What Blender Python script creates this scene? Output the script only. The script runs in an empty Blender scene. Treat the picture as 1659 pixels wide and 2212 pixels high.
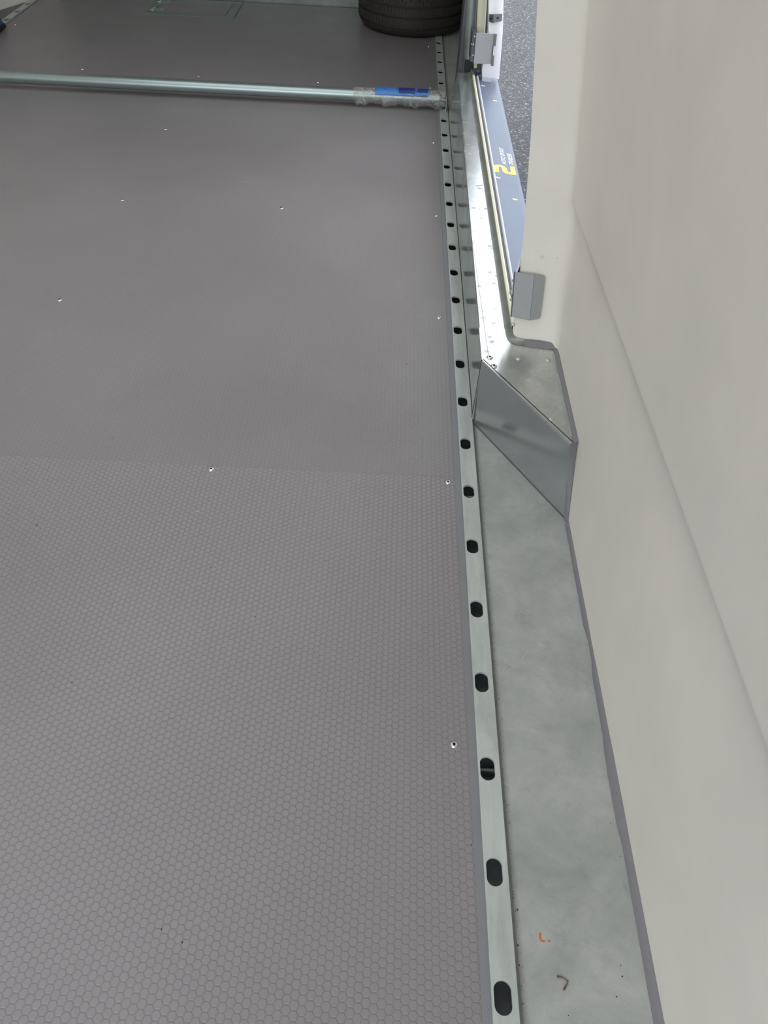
import bpy, bmesh, math, random
from mathutils import Vector, Matrix
random.seed(7)
SC = bpy.context.scene
COL = SC.collection

# ------------------------------------------------------------------ camera
cam_d = bpy.data.cameras.new('camera'); cam = bpy.data.objects.new('camera', cam_d); COL.objects.link(cam)
cam_d.sensor_fit = 'HORIZONTAL'; cam_d.sensor_width = 36.0; cam_d.lens = 36.0 * 1662 / 1659
cam_d.clip_start = 0.02; cam_d.clip_end = 200
def cam_axes(vx, vy, f, roll):
    fwd = Vector((vx - 829.5, vy - 1106, f)).normalized()
    hd = Vector((math.cos(roll), math.sin(roll), 0))
    n = fwd.cross(hd).normalized()
    if n.y > 0: n = -n
    right = fwd.cross(n)
    if right.x < 0: right = -right
    return Matrix((right, fwd, n))          # rows: world axes in camera (x right, y down, z forward)
Rm = cam_axes(900, -607, 1662, 0.057)
m3 = Matrix((Rm.col[0], -Rm.col[1], -Rm.col[2])).transposed()
cam.matrix_world = Matrix.Translation((0, 0, 1.1)) @ m3.to_4x4()
SC.camera = cam

# ------------------------------------------------------------------ world and exposure
w = bpy.data.worlds.new('overcast_sky'); SC.world = w; w.use_nodes = True
nt = w.node_tree; nt.nodes.clear()
out = nt.nodes.new('ShaderNodeOutputWorld'); bg = nt.nodes.new('ShaderNodeBackground')
tc = nt.nodes.new('ShaderNodeTexCoord'); sp = nt.nodes.new('ShaderNodeSeparateXYZ'); rp = nt.nodes.new('ShaderNodeValToRGB')
nt.links.new(tc.outputs['Generated'], sp.inputs[0]); nt.links.new(sp.outputs['Z'], rp.inputs[0])
rp.color_ramp.elements[0].position = 0.0; rp.color_ramp.elements[0].color = (0.86, 0.90, 0.95, 1)
rp.color_ramp.elements[1].position = 1.0; rp.color_ramp.elements[1].color = (0.94, 0.97, 1.0, 1)
nt.links.new(rp.outputs[0], bg.inputs[0]); bg.inputs[1].default_value = 1.0
nt.links.new(bg.outputs[0], out.inputs[0])
SC.view_settings.view_transform = 'Standard'; SC.view_settings.look = 'None'
SC.view_settings.gamma = 1.0; SC.view_settings.use_curve_mapping = False
SC.view_settings.exposure = 1.55

# ------------------------------------------------------------------ helpers
class MB:
    def __init__(s): s.v = []; s.f = []
    def face(s, pts):
        i = len(s.v); s.v += [tuple(p) for p in pts]; s.f.append(list(range(i, i + len(pts))))
    def grid(s, rows, closed=False, caps=False):
        i0 = len(s.v); n = len(rows[0])
        for r in rows: s.v += [tuple(p) for p in r]
        for a in range(len(rows) - 1):
            for b in range(n if closed else n - 1):
                c = (b + 1) % n
                s.f.append([i0 + a*n + b, i0 + a*n + c, i0 + (a+1)*n + c, i0 + (a+1)*n + b])
        if caps:
            s.f.append([i0 + k for k in range(n)][::-1]); e = i0 + (len(rows)-1)*n
            s.f.append([e + k for k in range(n)])
    def box(s, x0, x1, y0, y1, z0, z1):
        p = [(x, y, z) for z in (z0, z1) for y in (y0, y1) for x in (x0, x1)]
        i = len(s.v); s.v += p
        for q in ([0,2,3,1],[4,5,7,6],[0,1,5,4],[2,6,7,3],[0,4,6,2],[1,3,7,5]): s.f.append([i + k for k in q])
    def prism(s, poly, d):
        d = Vector(d); a = [Vector(p) for p in poly]; n = len(a)
        i = len(s.v); s.v += [tuple(p) for p in a] + [tuple(p + d) for p in a]
        s.f.append([i + k for k in range(n)][::-1]); s.f.append([i + n + k for k in range(n)])
        for k in range(n): s.f.append([i+k, i+(k+1) % n, i+n+(k+1) % n, i+n+k])
    def tube(s, pts, rad, n=10, sq=1.0, up=(0,0,1), caps=True):
        pts = [Vector(p) for p in pts]; rows = []
        for k, p in enumerate(pts):
            t = (pts[min(k+1, len(pts)-1)] - pts[max(k-1, 0)]).normalized()
            u = Vector(up); u = (u - t*u.dot(t))
            u = u.normalized() if u.length > 1e-6 else Vector((1,0,0))
            b = t.cross(u); r = rad[k] if isinstance(rad, (list, tuple)) else rad
            rows.append([p + u*(r*math.sin(2*math.pi*j/n)*sq) + b*(r*math.cos(2*math.pi*j/n)) for j in range(n)])
        s.grid(rows, closed=True, caps=caps)
    def build(s, name, mat, parent=None, smooth=False, bevel=0, seg=2, angle=35):
        me = bpy.data.meshes.new(name); me.from_pydata(s.v, [], s.f)
        bm = bmesh.new(); bm.from_mesh(me)
        bmesh.ops.remove_doubles(bm, verts=bm.verts, dist=1e-6)
        bmesh.ops.recalc_face_normals(bm, faces=bm.faces)
        if bevel:
            es = [e for e in bm.edges if len(e.link_faces) == 2 and e.calc_face_angle(0) > math.radians(30)]
            bmesh.ops.bevel(bm, geom=es, offset=bevel, segments=seg, affect='EDGES', profile=0.5, clamp_overlap=True)
        bm.to_mesh(me); bm.free()
        if smooth or bevel:
            for p in me.polygons: p.use_smooth = True
            me.set_sharp_from_angle(angle=math.radians(angle))
        o = bpy.data.objects.new(name, me); COL.objects.link(o)
        if mat: me.materials.append(mat)
        if parent: o.parent = parent; 
        return o

def empty(name):
    o = bpy.data.objects.new(name, None); COL.objects.link(o); o.empty_display_size = 0.05; return o
def tag(o, label=None, cat=None, group=None, kind=None):
    if label: o['label'] = label
    if cat: o['category'] = cat
    if group: o['group'] = group
    if kind: o['kind'] = kind
    return o

# ------------------------------------------------------------------ materials
def srgb(r, g, b):
    f = lambda c: (c/255)/12.92 if c/255 <= 0.04045 else (((c/255)+0.055)/1.055)**2.4
    return (f(r), f(g), f(b), 1)
class NM:
    def __init__(s, name):
        s.m = bpy.data.materials.new(name); s.m.use_nodes = True; s.t = s.m.node_tree
        s.b = s.t.nodes['Principled BSDF']; s.N = s.t.nodes; s._tc = None
    def new(s, t, **k):
        n = s.N.new(t)
        for a, v in k.items(): setattr(n, a, v)
        return n
    def link(s, a, b): s.t.links.new(a, b)
    def co(s):
        if not s._tc: s._tc = s.new('ShaderNodeTexCoord')
        return s._tc.outputs['Object']
    def mapped(s, sc):
        mp = s.new('ShaderNodeMapping'); mp.inputs['Scale'].default_value = sc; s.link(s.co(), mp.inputs[0]); return mp.outputs[0]
    def noise(s, scale, detail=4, rough=0.6, vec=None, dist=0):
        n = s.new('ShaderNodeTexNoise'); n.inputs['Scale'].default_value = scale; n.inputs['Detail'].default_value = detail
        n.inputs['Roughness'].default_value = rough; n.inputs['Distortion'].default_value = dist
        s.link(vec or s.co(), n.inputs['Vector']); return n.outputs['Fac']
    def ramp(s, fac, stops):
        r = s.new('ShaderNodeValToRGB'); e = r.color_ramp.elements
        while len(e) < len(stops): e.new(0.5)
        for k, (p, c) in enumerate(stops): e[k].position = p; e[k].color = c if len(c) == 4 else (*c, 1)
        s.link(fac, r.inputs[0]); return r.outputs[0]
    def math(s, op, a, b=None, c=None, clamp=False):
        n = s.new('ShaderNodeMath', operation=op, use_clamp=clamp)
        for k, v in enumerate((a, b, c)):
            if v is None: continue
            if hasattr(v, 'links'): s.link(v, n.inputs[k])
            else: n.inputs[k].default_value = v
        return n.outputs[0]
    def vmath(s, op, a, b=None, out=0):
        n = s.new('ShaderNodeVectorMath', operation=op)
        for k, v in enumerate((a, b)):
            if v is None: continue
            if hasattr(v, 'links'): s.link(v, n.inputs[k])
            else: n.inputs[k].default_value = v
        return n.outputs[out]
    def mix(s, fac, a, b, mode='MIX'):
        n = s.new('ShaderNodeMix', data_type='RGBA', blend_type=mode)
        for sock, v in ((n.inputs[0], fac), (n.inputs[6], a), (n.inputs[7], b)):
            if hasattr(v, 'links'): s.link(v, sock)
            else: sock.default_value = v
        return n.outputs[2]
    def bump(s, h, strength, dist, normal=None):
        n = s.new('ShaderNodeBump'); n.inputs['Strength'].default_value = strength; n.inputs['Distance'].default_value = dist
        s.link(h, n.inputs['Height']); 
        if normal: s.link(normal, n.inputs['Normal'])
        return n.outputs[0]
    def set(s, **k):
        for a, v in k.items():
            sock = s.b.inputs[a.replace('_', ' ')]
            if hasattr(v, 'links'): s.link(v, sock)
            else: sock.default_value = v
        return s.m

def plain(name, col, rough=0.5, metal=0.0, var=0.08, scale=30, bump=0.0):
    n = NM(name); f = n.noise(scale, 3)
    c = n.mix(f, tuple(x*(1-var) for x in col[:3]) + (1,), tuple(min(1, x*(1+var)) for x in col[:3]) + (1,))
    n.set(Base_Color=c, Roughness=rough, Metallic=metal)
    if bump: n.set(Normal=n.bump(n.noise(scale*4, 3), bump, 0.001))
    return n.m

def galvanised(name, dark, light, metal=0.5, rough=(0.3, 0.5), blot=6.0, spangle=60.0, sp_amt=0.12, bump=0.05, stretch=(1,1,1), dirt_x=None, blotch=False):
    n = NM(name); v = n.mapped(stretch)
    a = n.noise(blot, 6, 0.65, v, 0.4)
    vo = n.new('ShaderNodeTexVoronoi'); vo.inputs['Scale'].default_value = spangle; n.link(n.co(), vo.inputs['Vector'])
    sep = n.new('ShaderNodeSeparateColor'); n.link(vo.outputs['Color'], sep.inputs[0])
    f = n.math('ADD', n.math('MULTIPLY', a, 1.0), n.math('MULTIPLY', n.math('SUBTRACT', sep.outputs[0], 0.5), sp_amt))
    c = n.ramp(f, [(0.3, dark), (0.7, light)])
    fine = n.noise(220, 3, 0.6, v)
    c = n.mix(n.math('MULTIPLY', fine, 0.22), c, tuple(x*0.55 for x in dark[:3]) + (1,))
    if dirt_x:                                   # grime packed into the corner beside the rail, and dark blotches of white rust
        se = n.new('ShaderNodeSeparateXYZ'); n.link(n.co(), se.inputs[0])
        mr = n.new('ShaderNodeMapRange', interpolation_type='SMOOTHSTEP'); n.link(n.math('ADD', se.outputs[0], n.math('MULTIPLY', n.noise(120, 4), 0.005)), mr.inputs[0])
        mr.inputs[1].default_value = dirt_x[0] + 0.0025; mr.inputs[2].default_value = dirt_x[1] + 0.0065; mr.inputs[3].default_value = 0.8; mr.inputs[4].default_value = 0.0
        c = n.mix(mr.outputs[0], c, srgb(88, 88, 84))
        c = n.mix(n.ramp(n.noise(18, 5, 0.7, None, 0.8), [(0.56, (0,0,0)), (0.74, (0.35,)*3)]), c, srgb(116, 120, 114))
        c = n.mix(n.ramp(n.noise(26, 6, 0.7, None, 1.5), [(0.62, (0,0,0)), (0.78, (0.3,)*3)]), c, srgb(205, 206, 202))
    r = n.math('MULTIPLY_ADD', f, rough[1]-rough[0], rough[0])
    if blotch:                                   # dull rounded patches of oxidised zinc
        v2 = n.new('ShaderNodeTexVoronoi'); v2.inputs['Scale'].default_value = 52; n.link(n.co(), v2.inputs['Vector'])
        s2 = n.new('ShaderNodeSeparateColor'); n.link(v2.outputs['Color'], s2.inputs[0])
        k1 = n.ramp(n.math('ADD', v2.outputs['Distance'], n.math('MULTIPLY', n.noise(90, 3), 0.35)), [(0.42, (1,1,1)), (0.62, (0,0,0))])
        k2 = n.ramp(s2.outputs[1], [(0.50, (0,0,0)), (0.58, (1,1,1))])
        k = n.math('MULTIPLY', n.math('MULTIPLY', k1, k2), n.ramp(n.noise(5, 3), [(0.42, (0,0,0)), (0.58, (1,1,1))]))
        c = n.mix(n.math('MULTIPLY', k, 0.4), c, srgb(120, 122, 132)); r = n.math('MULTIPLY_ADD', k, 0.22, r)
        metal = n.math('MULTIPLY_ADD', k, -0.25, metal)
    n.set(Base_Color=c, Metallic=metal, Roughness=r)
    if bump: n.set(Normal=n.bump(n.math('ADD', n.noise(35, 4, 0.6, v), n.math('MULTIPLY', sep.outputs[0], 0.3)), bump, 0.002))
    return n.m

HEXP = 0.01123
def hex_floor(name, col, groove, speck=0.0, bumpd=0.0006):
    n = NM(name)
    q = n.vmath('ADD', n.co(), (20.0, 20.0, 0.0))
    sz = (HEXP*math.sqrt(3), HEXP, 1.0); half = (sz[0]/2, sz[1]/2, 0.0)
    a = n.vmath('SUBTRACT', n.vmath('MODULO', q, sz), half)
    b = n.vmath('SUBTRACT', n.vmath('MODULO', n.vmath('ADD', q, half), sz), half)
    def hexd(vec):
        ab = n.vmath('ABSOLUTE', vec); se = n.new('ShaderNodeSeparateXYZ'); n.link(ab, se.inputs[0])
        return n.math('MAXIMUM', se.outputs[1], n.math('ADD', n.math('MULTIPLY', se.outputs[0], 0.866), n.math('MULTIPLY', se.outputs[1], 0.5)))
    d = n.math('MINIMUM', hexd(a), hexd(b))
    e = n.math('SUBTRACT', HEXP/2, d)                                   # distance from the cell border
    mr = n.new('ShaderNodeMapRange', interpolation_type='SMOOTHSTEP'); mr.inputs[1].default_value = 0.0003; mr.inputs[2].default_value = 0.0015
    n.link(e, mr.inputs[0]); h = mr.outputs[0]
    big = n.noise(1.6, 3, 0.5); mid = n.noise(9, 4, 0.6)
    dirt = n.ramp(big, [(0.35, tuple(x*0.93 for x in col[:3])), (0.65, tuple(x*1.06 for x in col[:3]))])
    dirt = n.mix(n.math('MULTIPLY', mid, 0.10), dirt, (col[0]*1.25, col[1]*1.22, col[2]*1.15, 1))
    c = n.mix(n.math('MULTIPLY', n.math('SUBTRACT', 1.0, h), groove), dirt, tuple(x*0.45 for x in col[:3]) + (1,))
    n.set(Base_Color=c, Roughness=n.math('MULTIPLY_ADD', mid, 0.16, 0.27), Specular_IOR_Level=0.5)
    n.set(Normal=n.bump(h, 0.7, bumpd, n.bump(n.noise(3.0, 2), 0.25, 0.004)))
    return n.m

M = {}
M['hex'] = hex_floor('phenolic_hex_near', srgb(136, 131, 134), 0.22)
M['hexfar'] = hex_floor('phenolic_hex_far', srgb(130, 126, 127), 0.12, bumpd=0.00025)
M['floor_edge'] = plain('phenolic_smooth', srgb(126, 127, 131), 0.42)
M['rail'] = galvanised('galvanised_rail', srgb(168, 174, 170), srgb(200, 205, 202), 0.12, (0.28, 0.45), 9, 90, 0.05, 0.03, (4, 0.6, 1))
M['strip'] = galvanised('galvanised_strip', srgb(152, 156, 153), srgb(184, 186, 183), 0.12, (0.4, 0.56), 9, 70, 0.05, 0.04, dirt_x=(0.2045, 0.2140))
M['sill'] = galvanised('galvanised_sill', srgb(180, 185, 186), srgb(206, 210, 212), 0.8, (0.15, 0.24), 14, 150, 0.10, 0.03, blotch=True)
M['sillplate'] = galvanised('galvanised_corner_plate', srgb(178, 182, 178), srgb(206, 209, 205), 0.66, (0.22, 0.30), 18, 170, 0.10, 0.03)
M['sheet'] = galvanised('galvanised_side_sheet', srgb(162, 168, 165), srgb(178, 184, 181), 0.4, (0.10, 0.15), 5, 60, 0.02, 0.0)
M['plate'] = galvanised('galvanised_plate', srgb(132, 136, 130), srgb(160, 163, 157), 0.35, (0.32, 0.5), 16, 120, 0.12, 0.04)
M['gusset'] = galvanised('galvanised_gusset', srgb(172, 178, 178), srgb(190, 196, 196), 0.75, (0.16, 0.26), 4, 90, 0.02, 0.01)
M['galv'] = galvanised('galvanised_steel', srgb(120, 130, 124), srgb(150, 160, 154), 0.6, (0.28, 0.42), 6, 60, 0.06, 0.03)
M['tube'] = plain('galvanised_tube', srgb(160, 174, 173), 0.3, 0.8, 0.06, 14)
M['screw'] = plain('bright_steel', (0.75, 0.75, 0.73, 1), 0.18, 1.0, 0.05, 200)
M['rivet'] = plain('zinc_rivet', srgb(190, 192, 190), 0.3, 0.6, 0.05, 90)
M['sealant'] = plain('grey_sealant', srgb(122, 120, 124), 0.6, 0, 0.10, 60, 0.3)
M['dark'] = plain('dark_cavity_paint', (0.012, 0.012, 0.014, 1), 0.7)
M['cavity'] = plain('dusty_dark_steel', (0.22, 0.24, 0.25, 1), 0.6, 0.2, 0.5, 40)
def grp(name, col, bump=0.12):
    n = NM(name); a = n.noise(5, 4, 0.6); b = n.noise(60, 4, 0.7, n.mapped((1, 1, 0.35)))
    c = n.ramp(a, [(0.35, tuple(x*0.96 for x in col[:3])), (0.65, tuple(min(1, x*1.03) for x in col[:3]))])
    c = n.mix(n.math('MULTIPLY', b, 0.12), c, tuple(x*0.86 for x in col[:3]) + (1,))
    n.set(Base_Color=c, Roughness=0.55, Normal=n.bump(b, bump, 0.0012)); return n.m
M['grp'] = grp('cream_fibreglass', srgb(221, 217, 208))
M['frontwall'] = grp('grey_front_panel', srgb(112, 108, 106))  # assumed grey for the unseen front wall, chosen to dim the front
M['white'] = grp('white_fibreglass', srgb(228, 228, 232), 0.05)
M['cream'] = plain('cream_foam_seal', srgb(206, 206, 184), 0.7, 0, 0.06, 80)
M['rubber'] = plain('dark_grey_rubber', srgb(74, 74, 78), 0.55)
M['bulb'] = plain('pale_grey_rubber', srgb(176, 180, 190), 0.35)
M['outer'] = plain('blue_grey_body_paint', srgb(88, 101, 122), 0.42, 0.1, 0.12, 5)
M['yellow'] = plain('yellow_decal', srgb(250, 236, 90), 0.5, 0, 0.02)
M['paleyellow'] = plain('pale_yellow_decal', srgb(246, 240, 170), 0.5, 0, 0.02)
M['whitedecal'] = plain('white_decal', srgb(240, 244, 250), 0.5, 0, 0.02)
M['bracket'] = plain('grey_powder_coat', srgb(146, 149, 150), 0.42, 0.15, 0.08, 40, 0.05)
M['bracket_dark'] = plain('dark_grey_powder_coat', srgb(96, 98, 104), 0.45)
M['blue'] = plain('blue_plastic_film', srgb(58, 112, 178), 0.22, 0, 0.25, 60)
M['navy'] = plain('navy_print', srgb(34, 48, 110), 0.35, 0, 0.4, 90)
M['chock'] = plain('dark_blue_plastic', srgb(24, 46, 120), 0.35)
M['black'] = plain('black_rubber', srgb(26, 25, 25), 0.6)
M['tyre'] = plain('tyre_rubber', srgb(52, 47, 43), 0.62, 0, 0.25, 80, 0.3)
M['rim'] = plain('silver_rim', srgb(170, 170, 168), 0.35, 0.6)
M['rust'] = plain('orange_paint_mark', srgb(196, 104, 34), 0.7, 0, 0.25, 300)
M['twig'] = plain('brown_twig', srgb(104, 68, 52), 0.8, 0, 0.5, 300)
M['speck'] = plain('black_grit', srgb(44, 40, 38), 0.8)
M['fibre'] = plain('pale_fibre', srgb(206, 204, 196), 0.6)
def asphalt():
    n = NM('asphalt'); vo = n.new('ShaderNodeTexVoronoi'); vo.inputs['Scale'].default_value = 125; n.link(n.co(), vo.inputs['Vector'])
    se = n.new('ShaderNodeSeparateColor'); n.link(vo.outputs['Color'], se.inputs[0])
    c = n.ramp(se.outputs[0], [(0.0, srgb(36, 37, 40)), (0.35, srgb(74, 77, 82)), (0.90, srgb(96, 99, 105)), (1.0, srgb(190, 190, 188))])
    c = n.mix(n.ramp(vo.outputs['Distance'], [(0.35, (0,0,0)), (0.8, (0.8,)*3)]), c, srgb(50, 51, 55))
    c = n.mix(n.math('MULTIPLY', n.noise(2.5, 4), 0.25), c, srgb(98, 98, 103))
    n.set(Base_Color=c, Roughness=0.85, Normal=n.bump(n.math('SUBTRACT', 1.0, vo.outputs['Distance']), 0.6, 0.006)); return n.m
M['asphalt'] = asphalt()
def film():
    n = NM('clear_crinkled_film'); t = n.t
    tr = n.new('ShaderNodeBsdfTransparent'); mx = n.new('ShaderNodeMixShader')
    v = n.noise(55, 5, 0.7, None, 1.2)
    n.set(Base_Color=srgb(222, 222, 214), Roughness=0.10, Normal=n.bump(n.math('ADD', v, n.noise(160, 3, 0.6, None, 2.0)), 0.9, 0.006))
    f = n.ramp(v, [(0.42, (0.12,)*3), (0.70, (0.66,)*3)])
    n.link(f, mx.inputs[0]); n.link(tr.outputs[0], mx.inputs[1]); n.link(n.b.outputs[0], mx.inputs[2])
    n.link(mx.outputs[0], n.N['Material Output'].inputs[0]); return n.m
M['film'] = film()
def roofmat():  # skin of the added roof panels that let in fill daylight
    n = NM('fill_panel_fibreglass'); tl = n.new('ShaderNodeBsdfTranslucent'); tl.inputs[0].default_value = (0.80, 0.80, 0.76, 1)
    mx = n.new('ShaderNodeMixShader'); mx.inputs[0].default_value = 0.72; n.set(Base_Color=(0.8, 0.8, 0.77, 1), Roughness=0.5)
    n.link(n.b.outputs[0], mx.inputs[1]); n.link(tl.outputs[0], mx.inputs[2]); n.link(mx.outputs[0], n.N['Material Output'].inputs[0]); return n.m
M['roof'] = roofmat()

# ------------------------------------------------------------------ dimensions (metres; x right, y to the front, z up from the floor)
Y0, Y1 = -0.9, 4.87           # rear opening, front wall
ZT = 0.165                     # top of the sill box
XS = 0.2045                    # inner side sheet of the sill box
PITCH, SLOT0 = 0.1497, 0.236

# ------------------------------------------------------------------ ground outside
g = MB(); g.grid([[(x, y, -0.5) for x in (-30, 30)] for y in (-30, 40)]); 
tag(g.build('ground', M['asphalt']), 'grey asphalt yard outside the side door', kind='structure')

# ------------------------------------------------------------------ floor: base, panels with screws
fl = MB(); fl.box(-2.04, 0.44, Y0, 4.95, -0.11, -0.085)
floor = tag(fl.build('floor', M['dark']), 'grey phenolic trailer floor of textured panels', kind='structure')
def make_screw_mesh(r=0.0055, h=0.0028, hexr=0.0026):
    b = MB(); n = 14
    prof = [(r*1.12, 0), (r*1.05, h*0.35), (r*0.86, h*0.85), (r*0.6, h)]
    rows = [[(q*math.cos(2*math.pi*k/n), q*math.sin(2*math.pi*k/n), z) for k in range(n)] for q, z in prof]
    rows.append([(hexr*math.cos(2*math.pi*k/n), hexr*math.sin(2*math.pi*k/n), h*0.92) for k in range(n)])
    rows.append([(hexr*0.9*math.cos(2*math.pi*k/n), hexr*0.9*math.sin(2*math.pi*k/n), h*0.25) for k in range(n)])
    b.grid(rows, closed=True)
    b.v += [rows[-1][k] for k in range(0)]
    b.face(rows[-1]); b.face(rows[0][::-1])
    o = b.build('screw', M['screw'], smooth=True, angle=40); me = o.data; bpy.data.objects.remove(o); me.materials.clear()
    me.materials.append(M['screw']); me.materials.append(M['dark'])
    for p in me.polygons:
        c = p.center
        if c.z < h*0.75 and (c.x**2 + c.y**2)**0.5 < hexr*1.02 and p.normal.z > -0.5: p.material_index = 1
    return me
SCREW = make_screw_mesh()
def screw(parent, p, normal=(0,0,1), s=1.0, name='screw', mesh=None):
    o = bpy.data.objects.new(name, mesh or SCREW); COL.objects.link(o); o.parent = parent
    q = Vector((0,0,1)).rotation_difference(Vector(normal)); o.rotation_mode = 'QUATERNION'; o.rotation_quaternion = q
    o.location = p; o.scale = (s, s, s); return o
seams = [Y0, 1.178, 2.387, 3.60, Y1 - 0.02]
XL, XR = -1.904, 0.1572
panels = []
for i in range(4):
    b = MB(); z = 0.0 if i == 0 else -0.0006*i
    b.box(XL, XR, seams[i] + 0.00025, seams[i+1] - 0.00025, -0.084, z)
    p = b.build('floor_panel', M['hex'] if i == 0 else M['hexfar'], floor, bevel=0.0003, seg=1); panels.append(p)
rows_y = [(0, -0.03), (0, 0.578), (0, 1.167), (1, 1.79), (2, 2.397), (2, 3.003), (3, 3.62), (3, 4.22)]
for pi, y in rows_y:
    for k, x in enumerate((-1.86, -1.36, -0.862, -0.351, 0.1445)):
        z = 0.0 if pi == 0 else -0.0006*pi
        if y == 0.578 and k != 4: continue
        if y in (1.79, 3.003) and k not in (0, 2, 4): continue
        if y == 4.22 and k not in (0, 4): continue
        screw(panels[pi], (x + random.uniform(-.004, .004) - (0.006 if k == 4 else 0), y + random.uniform(-.006, .006), z), s=1.0)

b = MB(); b.box(XR, 0.170, Y0, Y1, -0.084, 0.0002); b.build('edge_strip', M['floor_edge'], floor)
b = MB(); b.box(-1.922, XL - 0.0005, Y0, Y1, -0.084, 0.0004); b.build('edge_strip', M['floor_edge'], floor)

# ------------------------------------------------------------------ slotted lashing rails
def make_rail(xc, xl, xr, label, side):
    root = empty('lashing_rail'); tag(root, label, 'rail', 'slotted floor rails')
    b = MB(); n = 16; hw, hl = 0.0113, 0.0192; z1, z0 = 0.0032, -0.0015
    y = SLOT0 - PITCH*8 ; lasty = y - PITCH/2
    def loop(cy, z, grow=0.0):
        pts = []
        for k in range(n):
            a = 2*math.pi*(k + 0.5)/n
            sx, sy = math.cos(a), math.sin(a)
            pts.append((xc + (hw+grow)*sx, cy + (1 if sy > 0 else -1)*(hl-hw) + (hw+grow)*sy, z))
        return pts
    while y < Y1 - 0.06:
        a0, a1 = y - PITCH/2, y + PITCH/2
        if a0 >= Y0 - 0.001:
            a1c = min(a1, Y1 - 0.002)
            L = loop(y, z1)
            # outer ring matched by angle to the rectangle
            O = []
            for k in range(n):
                a = 2*math.pi*(k + 0.5)/n; cx_, sy_ = math.cos(a), math.sin(a)
                if abs(cx_) > 0.9: px = xr if cx_ > 0 else xl; py = y + sy_*0.03
                elif abs(cx_) > 0.71: px = xr if cx_ > 0 else xl; py = y + (0.026 if sy_ > 0 else -0.026)
                else: px = xc + cx_/0.71*((xr-xc) if cx_ > 0 else (xc-xl)); py = y + (0.026 if sy_ > 0 else -0.026)
                O.append((px, py, z1))
            b.grid([O, L, loop(y, z0)], closed=True)
            b.grid([loop(y, z1), loop(y, z0)], closed=True)
            for s_, ya, yb in ((1, y+0.026, a1c), (-1, a0, y-0.026)):
                b.face([(xl, ya, z1), (xr, ya, z1), (xr, yb, z1), (xl, yb, z1)])
            for sx in (xl, xr):
                b.face([(sx, a0, z1), (sx, a1c, z1), (sx, a1c, -0.09), (sx, a0, -0.09)])
        y += PITCH
    o = b.build('rail_channel', M['rail'], root, bevel=0)
    for k, yy in enumerate([SLOT0 + 2*PITCH + 0.007, SLOT0 + 6*PITCH + 0.004, 2.6, 3.8]):
        c = MB()
        c.box(xl + 0.002, xr - 0.002, yy - 0.0022, yy + 0.0022, -0.033, -0.016); c.build('cross_member', M['cavity'], root)
    c = MB(); c.box(xl+0.0005, xr-0.0005, Y0, Y1-0.004, -0.040, -0.034); c.build('channel_base', M['cavity'], root)
    return root
rail = make_rail(0.1842, 0.1700, 0.2030, 'galvanised slotted floor rail along the right wall, beside the sill box', 1)
rail2 = make_rail(-1.926, -1.944, -1.9105, 'galvanised slotted floor rail along the far left wall', -1)

# ------------------------------------------------------------------ galvanised floor strips at the walls
b = MB()
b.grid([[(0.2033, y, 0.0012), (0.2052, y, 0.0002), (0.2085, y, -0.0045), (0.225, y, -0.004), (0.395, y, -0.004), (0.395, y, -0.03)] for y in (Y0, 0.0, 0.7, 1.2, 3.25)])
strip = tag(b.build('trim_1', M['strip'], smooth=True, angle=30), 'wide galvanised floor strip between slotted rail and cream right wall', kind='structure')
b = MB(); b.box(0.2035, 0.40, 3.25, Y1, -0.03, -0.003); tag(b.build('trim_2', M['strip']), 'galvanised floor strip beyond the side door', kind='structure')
b = MB(); b.box(-2.06, -1.9445, Y0, Y1, -0.03, -0.003); tag(b.build('trim_3', M['strip']), 'galvanised floor strip along the left wall', kind='structure')
# orange paint mark on the strip
mk = [(0.2405, 0.3136), (0.2390, 0.3064), (0.2424, 0.3033), (0.2455, 0.3039)]
b = MB(); b.tube([(x, y, -0.0038) for x, y in mk], 0.0013, 8, 0.25)
b.tube([(0.2495, 0.3041, -0.0038), (0.2510, 0.3043, -0.0038), (0.2522, 0.3044, -0.0038)], [0.0008, 0.0014, 0.0009], 8, 0.25)
b.build('paint_mark', M['rust'], strip, smooth=True)

# ------------------------------------------------------------------ sill box under the side door
sill = empty('door_sill'); tag(sill, 'raised galvanised sill box with angled gusset under the side door', 'sill')
def xin(y): return 0.2034 + max(0, (y - 1.36))*0.0093          # inner top edge drifts outwards slightly
ys = [1.362, 1.6, 2.0, 2.4, 2.8, 3.27]
b = MB(); b.grid([[(XS, y, -0.003), (XS, y, 0.02), (xin(y), y, ZT - 0.003)] for y in ys]); b.build('side_sheet', M['sheet'], sill)
# top pan: inner fold, flat, rolled upstand at the outer edge
lipx = lambda y: 0.2755 + (0.006 if y > 2.9 else 0)
def toprow(y):
    r = [(xin(y), y, ZT - 0.003), (xin(y) + 0.0008, y, ZT - 0.0006), (xin(y) + 0.003, y, ZT)]
    return r + [(0.006+xin(y), y, ZT), (0.238, y, ZT), (0.2600, y, ZT), (0.2640, y, ZT)]
def liprow(y): return [(0.2612, y, ZT + 0.0002), (0.2640, y, ZT + 0.0005), (0.2670, y, ZT + 0.0016), (0.2705, y, ZT + 0.0048), (0.2730, y, ZT + 0.0097), (0.2742, y, ZT + 0.0162), (0.2765, y, ZT + 0.0167), (0.2775, y, ZT + 0.010)]
b = MB(); b.grid([liprow(y) for y in (1.490, 1.6, 2.0, 2.4, 2.8, 3.27)]); b.build('outer_lip', M['plate'], sill, smooth=True, angle=50)
b = MB(); b.grid([toprow(y) for y in (1.490, 1.6, 2.0, 2.4, 2.8, 3.27)])
b.face([(xin(3.27), 3.27, ZT-0.003), (0.2775, 3.27, ZT), (0.2775, 3.27, 0), (xin(3.27), 3.27, 0)])
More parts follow.
